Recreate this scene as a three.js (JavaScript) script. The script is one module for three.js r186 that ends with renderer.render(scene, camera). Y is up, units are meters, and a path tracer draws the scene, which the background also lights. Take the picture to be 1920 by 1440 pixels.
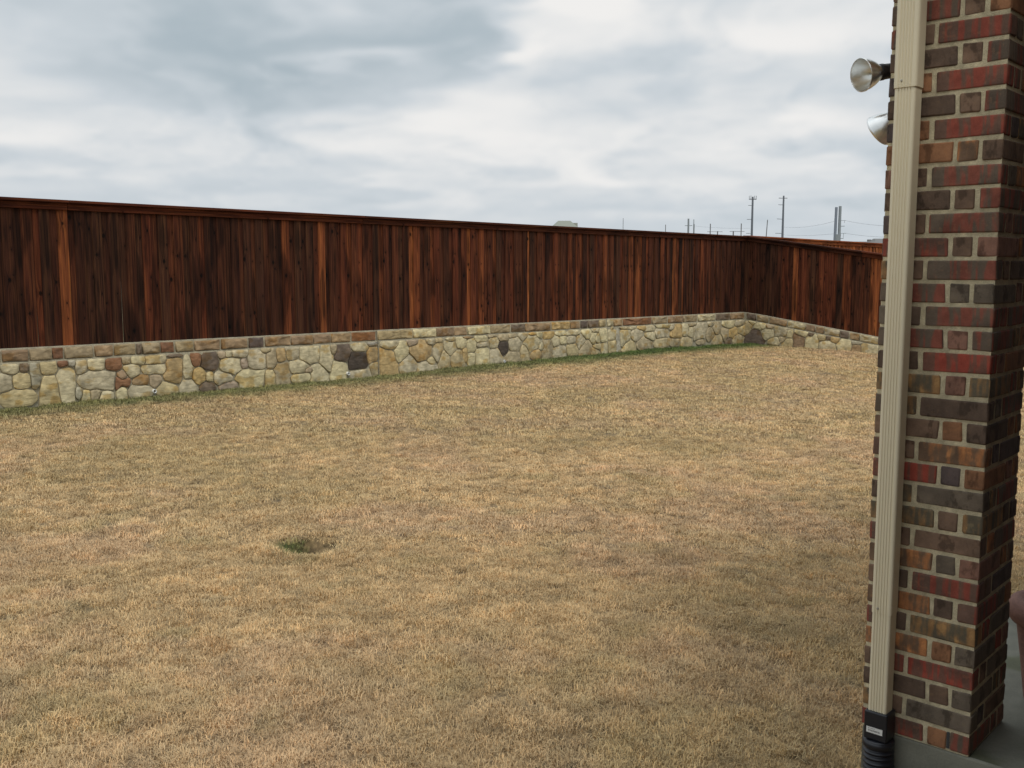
import * as THREE from 'three';
import { RoundedBoxGeometry } from 'three/addons/geometries/RoundedBoxGeometry.js';
import { mergeGeometries, mergeVertices } from 'three/addons/utils/BufferGeometryUtils.js';

// ------------------------------------------------------------------ camera, sky, sun, exposure
const EYE = 1.84, F = 1900, PITCH = 6.9 * Math.PI / 180;
const scene = new THREE.Scene();
const camera = new THREE.PerspectiveCamera(2 * Math.atan(720 / F) * 180 / Math.PI, 4 / 3, 0.1, 6000);
camera.position.set(0, EYE, 0);
camera.rotation.x = -PITCH;
camera.focus = 14; camera.userData.fStop = 16;
const renderer = new THREE.WebGLRenderer({ antialias: true });
renderer.toneMapping = THREE.LinearToneMapping;
renderer.toneMappingExposure = 1.0;
renderer.shadowMap.enabled = true;

// seeded noise
function rng(seed) { let a = seed >>> 0; return () => { a = (a + 0x6D2B79F5) >>> 0; let t = a; t = Math.imul(t ^ (t >>> 15), t | 1); t ^= t + Math.imul(t ^ (t >>> 7), t | 61); return ((t ^ (t >>> 14)) >>> 0) / 4294967296; }; }
function hash(x, y, s = 0) { let h = Math.imul(x | 0, 374761393) + Math.imul(y | 0, 668265263) + Math.imul(s | 0, 2147483647 - 1013904223); h = Math.imul(h ^ (h >>> 13), 1274126177); h ^= h >>> 16; return (h >>> 0) / 4294967296; }
function vnoise(x, y, s = 0, px = 0, py = 0) {           // value noise, optional period
  const xi = Math.floor(x), yi = Math.floor(y), fx = x - xi, fy = y - yi;
  const u = fx * fx * fx * (fx * (fx * 6 - 15) + 10), v = fy * fy * fy * (fy * (fy * 6 - 15) + 10);
  const w = (i, p) => p ? ((i % p) + p) % p : i;
  const a = hash(w(xi, px), w(yi, py), s), b = hash(w(xi + 1, px), w(yi, py), s), c = hash(w(xi, px), w(yi + 1, py), s), d = hash(w(xi + 1, px), w(yi + 1, py), s);
  return a + (b - a) * u + (c - a) * v + (a - b - c + d) * u * v;
}
function fbm(x, y, oct = 5, s = 0, px = 0, py = 0, gain = 0.5) { let t = 0, a = 1, n = 0; for (let i = 0; i < oct; i++) { t += a * vnoise(x, y, s + i * 17, px, py); n += a; a *= gain; x *= 2; y *= 2; px *= 2; py *= 2; } return t / n; }
const clamp = (x, a = 0, b = 1) => Math.min(b, Math.max(a, x));
const smooth = (a, b, x) => { const t = clamp((x - a) / (b - a)); return t * t * (3 - 2 * t); };
const lerp = (a, b, t) => a + (b - a) * t;

// cloudy sky: azimuth and elevation in degrees, layers of stratocumulus
function skyColour(az, el) {
  const e = Math.max(el, 0);
  // cloud-deck coordinates: flattened towards the horizon
  const k = 1 / (0.10 + Math.sin(e * Math.PI / 180));
  const ar = az * Math.PI / 180;
  const dx = Math.sin(ar) * k, dy = Math.cos(ar) * k;
  const wx = fbm(dx * 1.3, dy * 1.3, 4, 5) - 0.5, wy = fbm(dx * 1.3 + 9, dy * 1.3 + 4, 4, 6) - 0.5;
  const n1 = fbm(dx * 0.85 + wx * 0.9, dy * 1.0 + wy * 0.9, 6, 11, 0, 0, 0.55);
  const n2 = fbm(dx * 2.6 + wx * 2, dy * 2.6 + wy * 2, 5, 31, 0, 0, 0.55);
  const n3 = fbm(az * 0.16 + wx * 2.5, e * 0.42 + wy * 2.5, 5, 57, 0, 0, 0.55);
  const n4 = fbm(az * 0.085 + wx * 1.2 + 3, e * 0.17 + wy * 1.2, 6, 83, 0, 0, 0.55);
  let d = (n1 - 0.5) * 0.40 + (n2 - 0.5) * 0.22 + (n3 - 0.5) * 0.55 + (n4 - 0.5) * 1.0;
  d *= 0.35 + 0.65 * smooth(0.5, 7, e);
  // the big cloud masses that stand over the far side of the yard
  const aw = az + wx * 10 + (n3 - 0.5) * 8, ew = e + wy * 3.6 + (n2 - 0.5) * 3.0 + (n3 - 0.5) * 1.5;
  const blob = (a, b, sa, sb) => Math.exp(-(((aw - a) / sa) ** 2) - (((ew - b) / sb) ** 2));
  let m = 0;
  m -= 0.26 * blob(-17, 12.2, 12, 2.6);
  m -= 0.20 * blob(-19, 9.2, 6, 1.5);
  m -= 0.10 * blob(-26, 15, 8, 3);
  m -= 0.13 * blob(-5, 11.2, 3.6, 3.2);
  m -= 0.11 * blob(9, 9.6, 8, 1.6);
  m -= 0.10 * blob(10, 14.6, 7, 1.2);
  m -= 0.08 * blob(20, 10.2, 4, 1.2);
  m += 0.36 * blob(-9, 10.7, 2.4, 0.8);
  m += 0.40 * blob(-1.5, 11.0, 2.4, 1.1);
  m += 0.40 * blob(2.0, 14.4, 3, 1.1);
  m += 0.24 * blob(13, 12.2, 5.5, 1.2);
  m += 0.22 * blob(18, 8.2, 5, 1.4);
  m += 0.10 * blob(-6, 7.2, 18, 2.0);
  m += 0.07 * blob(8, 6.2, 16, 2.0);
  m -= 0.10 * Math.exp(-((e / 3.4) ** 2));
  d = d * 0.72 + m;
  const t = smooth(0.0, 1.0, clamp(0.525 + d * 1.15, 0, 1));
  const dark = [0.40, 0.475, 0.525], mid = [0.60, 0.65, 0.69], lit = [0.87, 0.86, 0.845];
  let c = t < 0.5 ? dark.map((v, i) => lerp(v, mid[i], t * 2)) : mid.map((v, i) => lerp(v, lit[i], (t - 0.5) * 2));
  const g = 1 + 0.95 * smooth(15, 75, e);                 // an overcast sky grows brighter overhead
  c = c.map(v => v * g);
  if (el < 0) { const s = smooth(0, -4, el); c = c.map((v, i) => lerp(v, [0.2, 0.17, 0.12][i], s)); }
  return c;
}
{
  const W = 2048, H = 1024, data = new Float32Array(W * H * 4);
  for (let j = 0; j < H; j++) {
    const el = ((j + 0.5) / H - 0.5) * 180;
    for (let i = 0; i < W; i++) {
      let az = ((i + 0.5) / W - 0.25) * 360; if (az > 180) az -= 360;
      const o = (j * W + i) * 4;
      if (el < -6) { data[o] = 0.2; data[o + 1] = 0.17; data[o + 2] = 0.12; data[o + 3] = 1; continue; }
      let c = skyColour(az, el);
      if (Math.abs(az) > 170) { const s = (Math.abs(az) - 170) / 20, c2 = skyColour(az > 0 ? az - 360 : az + 360, el); c = c.map((v, q) => lerp(v, c2[q], s)); }
      data[o] = c[0]; data[o + 1] = c[1]; data[o + 2] = c[2]; data[o + 3] = 1;
    }
  }
  const t = new THREE.DataTexture(data, W, H, THREE.RGBAFormat, THREE.FloatType);
  t.mapping = THREE.EquirectangularReflectionMapping; t.magFilter = THREE.LinearFilter; t.minFilter = THREE.LinearFilter;
  t.wrapS = THREE.RepeatWrapping; t.needsUpdate = true;
  scene.background = t; scene.environment = t;
}
const sun = new THREE.DirectionalLight(new THREE.Color(1, 0.95, 0.86), 1.3);
sun.position.set(5, 44, 20); sun.target.position.set(0, 0, -12);
sun.castShadow = true; sun.shadow.radius = 40; sun.shadow.mapSize.set(2048, 2048);
Object.assign(sun.shadow.camera, { left: -30, right: 30, top: 30, bottom: -30, near: 1, far: 140 });
scene.add(sun, sun.target);

// ------------------------------------------------------------------ helpers
const RGB = (r, g, b) => new THREE.Color().setRGB(r, g, b);
function dataTex(w, h, fn, srgb = true, rx = 1, ry = 1) {
  const d = new Uint8Array(w * h * 4);
  for (let j = 0; j < h; j++) for (let i = 0; i < w; i++) {
    const c = fn(i / w, j / h), o = (j * w + i) * 4;
    for (let q = 0; q < 3; q++) d[o + q] = clamp(Array.isArray(c) ? c[q] : c) * 255;
    d[o + 3] = 255;
  }
  const t = new THREE.DataTexture(d, w, h); t.wrapS = t.wrapT = THREE.RepeatWrapping; t.magFilter = THREE.LinearFilter; t.minFilter = THREE.LinearMipmapLinearFilter; t.generateMipmaps = true;
  t.repeat.set(rx, ry); if (srgb) t.colorSpace = THREE.SRGBColorSpace; t.needsUpdate = true; return t;
}
const used = {};
function numbered(n) { used[n] = (used[n] || 0) + 1; return used[n] === 1 ? n : n + '_' + String(used[n] - 1).padStart(3, '0'); }
function tag(o, label, category, group) { o.userData = { label, category }; if (group) o.userData.group = group; return o; }
function thing(name, label, category, [x, y, z] = [0, 0, 0], turn = 0, group) {
  const o = new THREE.Group(); o.name = numbered(name); o.position.set(x, y, z); o.rotation.y = turn; scene.add(o);
  return tag(o, label, category, group);
}
function part(name, geo, mat, parent, pos, rot) {
  const m = new THREE.Mesh(geo, mat); m.name = name; m.castShadow = m.receiveShadow = true;
  if (pos) m.position.set(...pos); if (rot) m.rotation.set(...rot);
  parent.add(m); return m;
}
function struct(name, geo, mat) { const m = part(name, geo, mat, scene); m.userData = { kind: 'structure' }; return m; }
function cylBetween(a, b, r0, r1 = r0, seg = 10) {
  const A = new THREE.Vector3(...a), B = new THREE.Vector3(...b), d = B.clone().sub(A), L = d.length();
  const g = new THREE.CylinderGeometry(r1, r0, L, seg); g.translate(0, L / 2, 0);
  g.applyQuaternion(new THREE.Quaternion().setFromUnitVectors(new THREE.Vector3(0, 1, 0), d.normalize())); g.translate(A.x, A.y, A.z); return g;
}
// sight line through a point of the photograph: slope to the right and height per metre of distance
const CP = Math.cos(PITCH), SP = Math.sin(PITCH);
function sight(px, py) { const u = (px - 960) / F, v = (py - 720) / F, w = CP - v * SP; return [u / w, -(SP + v * CP) / w]; }
function survey(px, py, D) { const [a, h] = sight(px, py); return [a * D, EYE + h * D, -D]; }

// ------------------------------------------------------------------ site plan (x right, y up, -z away)
const FD = [0.692, 0.722];                                   // back fence runs right and away
const B0 = (() => { const [a] = sight(0, 700); return [a * 12.4, 12.4]; })();
const BACK_TURN = Math.atan2(FD[1], FD[0]);
function backAt(px, py) {                                     // point of the back wall plane: metres along, world height
  const [a, h] = sight(px, py); const s = (a * B0[1] - B0[0]) / (FD[0] - a * FD[1]); const D = B0[1] + s * FD[1]; return { s, y: EYE + h * D, D };
}
const BL = backAt(1397, 600).s, K = [B0[0] + FD[0] * BL, B0[1] + FD[1] * BL];
const RD = [FD[1], -FD[0]], RET_TURN = Math.atan2(RD[1], RD[0]);
function retAt(px, py) { const [a, h] = sight(px, py); const s = (a * K[1] - K[0]) / (RD[0] - a * RD[1]); const D = K[1] + s * RD[1]; return { s, y: EYE + h * D, D }; }
const stoneTop = s => lerp(EYE - 1.07, EYE - 1.235, s / BL), fenceTop = s => lerp(EYE + 0.785, EYE + 0.615, s / BL);
const retDrop = s => 0.132 * Math.max(s, 0);
const retLocal = (x, Z) => (x - K[0]) * RD[0] + (Z - K[1]) * RD[1];
const HOLE = (() => { const p = survey(577, 1022, 6.42); return [p[0], -p[2]]; })();
function groundBase(x, Z) {
  let y = EYE - 1.838 - 0.01844 * x - 0.00549 * Z;
  return y;
}
const CTRL = (() => {
  const back = [[0, 763], [230, 747], [500, 721], [708, 702], [973, 675], [1139, 660], [1267, 649], [1390, 643]], ret = [[1430, 645], [1510, 651], [1645, 661]], o = [];
  for (const [px, py] of back) { const p = backAt(px, py), x = B0[0] + FD[0] * p.s, Z = B0[1] + FD[1] * p.s; o.push([x, Z, p.y - 0.022 - groundBase(x, Z)]); }
  for (const [px, py] of ret) { const p = retAt(px, py), x = K[0] + RD[0] * p.s, Z = K[1] + RD[1] * p.s; o.push([x, Z, p.y - 0.022 - groundBase(x, Z)]); }
  return o;
})();
function groundFit(x, Z) { let a = 0, w = 0.02; for (const [cx, cz, c] of CTRL) { const q = Math.exp(-((x - cx) ** 2 + (Z - cz) ** 2) / 7); a += q * c; w += q; } return groundBase(x, Z) + a / w; }
function holeT(x, Z) { const dx = (x - HOLE[0]) / 0.22, dz = (Z - HOLE[1]) / 0.21; const r = Math.hypot(dx, dz) * (1 + 0.35 * (fbm(x * 9, Z * 9, 2, 77) - 0.5)); return 1 - smooth(0.45, 1.0, r); }
function ground(x, Z) {
  const y = groundFit(x, Z) + 0.02 * (fbm(x * 0.7, Z * 0.7, 3, 3) - 0.5) + 0.045 * (fbm(x * 3.5, Z * 3.5, 3, 4) - 0.5);
  const dx = (x - HOLE[0]) / 0.26, dz = (Z - HOLE[1]) / 0.22, r = Math.hypot(dx, dz);
  return y - 0.10 * holeT(x, Z) + 0.012 * Math.exp(-(((r - 1.15) / 0.25) ** 2));
}
// how green the lawn is: a damp strip below the back wall, tufts in the hollow, faint patches
function greenness(x, Z) {
  const s = (x - B0[0]) * FD[0] + (Z - B0[1]) * FD[1], d = (x - B0[0]) * FD[1] - (Z - B0[1]) * FD[0];   // metres in front of the wall
  const r = retLocal(x, Z);
  let g = 0;
  const w = 0.85 + 0.40 * smooth(4, 12, s) + 0.35 * (fbm(s * 0.8, 2.2, 3, 91) - 0.5);
  const n = fbm(x * 3, Z * 3, 4, 92);
  if (r < 2.2) g = Math.max(g, (1 - smooth(w * 0.35, w * 1.5, d + (n - 0.5) * 0.7)) * (0.75 + 0.25 * smooth(6, 13, s)) * (1 - smooth(0.4, 2.2, r)));
  g = Math.max(g, 0.42 * (1 - smooth(0.6, 3.4, d + (n - 0.5) * 1.6)) * (1 - smooth(-1, 2, r)));
  g = Math.max(g, 0.16 * smooth(0.50, 0.75, fbm(x * 0.55 + 7, Z * 0.55, 4, 93)));
  g = Math.max(g, 0.20 * smooth(0, -5, x + 0.15 * Z) * smooth(0.3, 0.65, fbm(x * 1.3, Z * 1.3, 4, 94)));
  g = Math.max(g, 0.20 * smooth(0.62, 0.78, fbm(x * 3.1 + 5, Z * 3.1, 4, 95)));
  const hx = (x - HOLE[0]) / 0.24, hz = (Z - HOLE[1]) / 0.2, hr = Math.hypot(hx, hz);
  g = Math.max(g, (1 - smooth(0.75, 1.15, hr)) * (0.22 + 0.78 * (1 - smooth(-0.55, 0.2, hx))));
  return clamp(g);
}
function lawnColour(x, Z, out = [0, 0, 0]) {
  const a = fbm(x * 0.35, Z * 0.35, 4, 41), b = fbm(x * 2.3, Z * 2.3, 3, 42), g = greenness(x, Z);
  const t = 0.5 * a + 0.5 * b;
  const straw = [lerp(0.53, 0.67, t), lerp(0.376, 0.472, t), lerp(0.192, 0.248, t)], red = smooth(0.50, 0.68, fbm(x * 1.1, Z * 1.1, 4, 43)) * 0.35;
  straw[1] *= 1 - 0.08 * red; straw[2] *= 1 + 0.12 * red;
  const gr = [0.105, 0.15, 0.035];
  for (let i = 0; i < 3; i++) out[i] = lerp(straw[i], gr[i], g);
  return out;
}

// ------------------------------------------------------------------ textures
const texStone = dataTex(512, 512, (u, v) => {
  const a = fbm(u * 6, v * 6, 6, 101, 6, 6, 0.6), b = fbm(u * 14, v * 20, 4, 120, 14, 20), c = smooth(0.56, 0.74, fbm(u * 5, v * 8, 5, 140, 5, 8)), f = hash(u * 512, v * 512, 7);
  const t = 0.74 + 0.30 * (a - 0.5) + 0.20 * (b - 0.5) + 0.07 * (f - 0.5);
  return [t * lerp(1.12, 1.06, c), t * lerp(1.1, 0.97, c), t * lerp(1.08, 0.82, c)];
});
const bumpStone = dataTex(512, 512, (u, v) => 0.6 * fbm(u * 8, v * 11, 6, 161, 8, 11, 0.6) + 0.4 * Math.abs(fbm(u * 5, v * 16, 5, 171, 5, 16) - 0.5) * 2, false);
const texMortar = dataTex(256, 256, (u, v) => { const t = 0.8 + 0.3 * (fbm(u * 8, v * 8, 5, 201, 8, 8, 0.65) - 0.5) + 0.16 * (hash(u * 256, v * 256, 3) - 0.5); return [t, t * 0.99, t * 0.97]; });
const bumpMortar = dataTex(256, 256, (u, v) => 0.6 * fbm(u * 12, v * 12, 5, 211, 12, 12, 0.7) + 0.4 * hash(u * 256, v * 256, 9), false);
const texConcrete = dataTex(512, 512, (u, v) => { const t = 0.78 + 0.34 * (fbm(u * 5, v * 5, 6, 221, 5, 5, 0.6) - 0.5) + 0.08 * (hash(u * 512, v * 512, 4) - 0.5), s = smooth(0.55, 0.75, fbm(u * 4, v * 4, 4, 231, 4, 4)); return [t * lerp(1, 0.86, s), t * lerp(1, 0.88, s), t * lerp(1, 0.78, s)]; });
// cedar: eight plank widths side by side, vertical grain, knots
const texWood = (() => {
  const R = rng(881), knots = [];
  for (let p = 0; p < 8; p++) { const n = 1 + Math.floor(R() * 4); for (let i = 0; i < n; i++) knots.push([(p + 0.15 + 0.7 * R()) / 8, R(), 0.4 + R() * R() * 1.6, R()]); }
  return dataTex(512, 1024, (u, v) => {
    const p = Math.floor(u * 8);
    let x = u * 512, k = 0, bend = 0;
    for (const [ku, kv, ks] of knots) {
      if (Math.floor(ku * 8) !== p) continue;
      let dy = v - kv; dy -= Math.round(dy); const dx = (u - ku) * 8 * 0.14, dd = dy * 2.24, r = Math.hypot(dx, dd * 0.62) / (0.014 * ks);
      k = Math.max(k, (1 - smooth(0.25, 1.3, r + 0.5 * (fbm(u * 160, v * 200, 2, 361) - 0.5))) * 0.9 + 0.25 * Math.exp(-r * r * 0.10)); bend += (dx > 0 ? 1 : -1) * 9 * ks * Math.exp(-r * r * 0.12);
    }
    x += bend;
    const g1 = fbm(x * 0.16 + p * 31, v * 3, 4, 301, 0, 3), g2 = fbm(x * 0.55 + p * 57, v * 6, 3, 311, 0, 6), m = fbm(u * 20 + p * 3, v * 5, 4, 321, 0, 5), st = smooth(0.58, 0.78, fbm(u * 14 + p * 7, v * 3, 4, 331, 0, 3));
    let t = 0.68 + 0.50 * (g1 - 0.5) + 0.22 * (g2 - 0.5) + 0.34 * (m - 0.5);
    t *= 1 - 0.36 * st; t *= 1 - 0.72 * clamp(k);
    const warm = clamp(g1 * 1.4 - 0.2);
    return [t * 1.12, t * lerp(0.94, 1.05, warm), t * lerp(0.98, 0.9, warm)];
  });
})();
const bumpWood = dataTex(512, 512, (u, v) => 0.6 * fbm(u * 90, v * 4, 3, 341, 90, 4) + 0.4 * fbm(u * 30, v * 9, 4, 351, 30, 9), false);
// brick skins: plain with fire marks, red streaked, mottled orange
const texBrick = [0, 1, 2].map(k => dataTex(512, 512, (u, v) => {
  const n = fbm(u * 8, v * 8, 5, 401 + k * 40, 8, 8, 0.6), s = fbm(u * 26, v * 3, 4, 411 + k * 40, 26, 3), f = hash(u * 512, v * 512, 13 + k), d = fbm(u * 16, v * 10, 5, 421 + k * 40, 16, 10, 0.6);
  const t = 0.72 + 0.34 * (n - 0.5) + 0.12 * (f - 0.5);
  const fleck = smooth(0.70, 0.78, fbm(u * 34, v * 34, 3, 431 + k * 40, 34, 34)) * 0.5;
  let c;
  if (k === 0) { const q = smooth(0.55, 0.72, d) * 0.35; c = [t, t * (0.98 - 0.06 * q), t * (0.95 - 0.12 * q)].map(x => x * (1 - q * 0.7)); }
  else if (k === 1) { const q = smooth(0.42, 0.62, s); c = [t * lerp(0.78, 1.04, q), t * lerp(0.90, 0.80, q), t * lerp(0.92, 0.78, q)]; }
  else { const q = smooth(0.40, 0.62, 0.6 * s + 0.4 * d), e = smooth(0.62, 0.74, d); c = [t * lerp(0.72, 1.08, q) + 0.12 * e, t * lerp(0.78, 0.98, q) + 0.12 * e, t * lerp(0.84, 0.86, q) + 0.09 * e]; }
  return c.map((x, i) => lerp(x, [0.86, 0.82, 0.72][i], fleck * 0.55));
}));
const bumpBrick = dataTex(512, 512, (u, v) => 0.55 * fbm(u * 14, v * 14, 5, 521, 14, 14, 0.65) + 0.45 * fbm(u * 40, v * 8, 3, 531, 40, 8), false);
const texLawn = dataTex(1024, 1024, (u, v) => {
  const a = fbm(u * 40, v * 40, 4, 601, 40, 40, 0.6), b = fbm(u * 160, v * 120, 3, 611, 160, 120, 0.6), c = fbm(u * 10, v * 10, 4, 621, 10, 10);
  const t = 0.70 + 0.42 * (a - 0.5) + 0.55 * (b - 0.5) + 0.22 * (c - 0.5);
  return [t, t * 0.985, t * 0.96];
});
const bumpLawn = dataTex(1024, 1024, (u, v) => 0.6 * fbm(u * 120, v * 120, 4, 641, 120, 120, 0.7) + 0.4 * fbm(u * 30, v * 30, 3, 651, 30, 30), false);

const std = o => o.specularIntensity !== undefined ? new THREE.MeshPhysicalMaterial({ roughness: 0.9, ...o }) : new THREE.MeshStandardMaterial({ roughness: 0.9, ...o });
const M = {
  lawn: std({ vertexColors: true, map: texLawn, bumpMap: bumpLawn, bumpScale: 0.02, roughness: 1 }),
  field: std({ color: RGB(0.30, 0.25, 0.13), map: texLawn, roughness: 1 }),
  mortarWall: std({ color: RGB(0.66, 0.61, 0.46), map: texMortar, bumpMap: bumpMortar, bumpScale: 0.006 }),
  mortarBrick: std({ color: RGB(0.86, 0.77, 0.54), map: texMortar, bumpMap: bumpMortar, bumpScale: 0.004 }),
  concrete: std({ color: RGB(0.33, 0.33, 0.265), map: texConcrete, bumpMap: bumpMortar, bumpScale: 0.002 }),
  jointGap: std({ color: RGB(0.06, 0.06, 0.06), roughness: 1 }),
  pvc: std({ color: RGB(0.8, 0.8, 0.77), roughness: 0.4 }),
  pipeInside: std({ color: RGB(0.02, 0.02, 0.02), roughness: 1 }),
};

// ------------------------------------------------------------------ ground
{
  const g = new THREE.CircleGeometry(3500, 64); g.rotateX(-Math.PI / 2);
  const uv = g.attributes.uv; for (let i = 0; i < uv.count; i++) uv.setXY(i, uv.getX(i) * 1800, uv.getY(i) * 1800);
  const m = struct('ground', g, M.field); m.position.y = -0.55;
}
{
  const x0 = -15, x1 = 15, z0 = -1, z1 = 30, dx = 0.06, nx = Math.round((x1 - x0) / dx), nz = Math.round((z1 - z0) / dx);
  const pos = [], col = [], uv = [], idx = [], c = [0, 0, 0];
  for (let j = 0; j <= nz; j++) for (let i = 0; i <= nx; i++) {
    const x = x0 + i * dx, Z = z0 + j * dx; pos.push(x, ground(x, Z), -Z); lawnColour(x, Z, c);
    const h = holeT(x, Z) * 0.75, soil = [0.24, 0.16, 0.09];
    for (let q = 0; q < 3; q++) col.push(lerp(c[q] * 0.92, soil[q], h));
    uv.push(x / 3.1, Z / 3.1);
  }
  for (let j = 0; j < nz; j++) for (let i = 0; i < nx; i++) { const a = j * (nx + 1) + i; idx.push(a, a + 1, a + nx + 2, a, a + nx + 2, a + nx + 1); }
  const g = new THREE.BufferGeometry(); g.setAttribute('position', new THREE.Float32BufferAttribute(pos, 3)); g.setAttribute('color', new THREE.Float32BufferAttribute(col, 3)); g.setAttribute('uv', new THREE.Float32BufferAttribute(uv, 2)); g.setIndex(idx); g.computeVertexNormals();
  struct('lawn', g, M.lawn);
}

// ------------------------------------------------------------------ stone retaining walls
const STONE = {                       // base colours of the limestone and sandstone pieces
  c: [0.78, 0.70, 0.46], t: [0.66, 0.56, 0.34], g: [0.56, 0.53, 0.42], b: [0.27, 0.21, 0.15], d: [0.12, 0.095, 0.075], r: [0.36, 0.19, 0.10], o: [0.70, 0.52, 0.25], p: [0.60, 0.49, 0.35], m: [0.48, 0.345, 0.205], q: [0.52, 0.42, 0.25], e: [0.20, 0.155, 0.125],
};
const stoneMats = {};
function stoneMat(k, v) {
  const key = k + v; if (stoneMats[key]) return stoneMats[key];
  const c = STONE[k], f = [1, 0.9, 1.08][v];
  return stoneMats[key] = std({ color: RGB(c[0] * f, c[1] * f, c[2] * f * [1, 1.06, 0.94][v]), map: texStone, bumpMap: bumpStone, bumpScale: 0.012, roughness: 0.92 });
}
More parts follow.
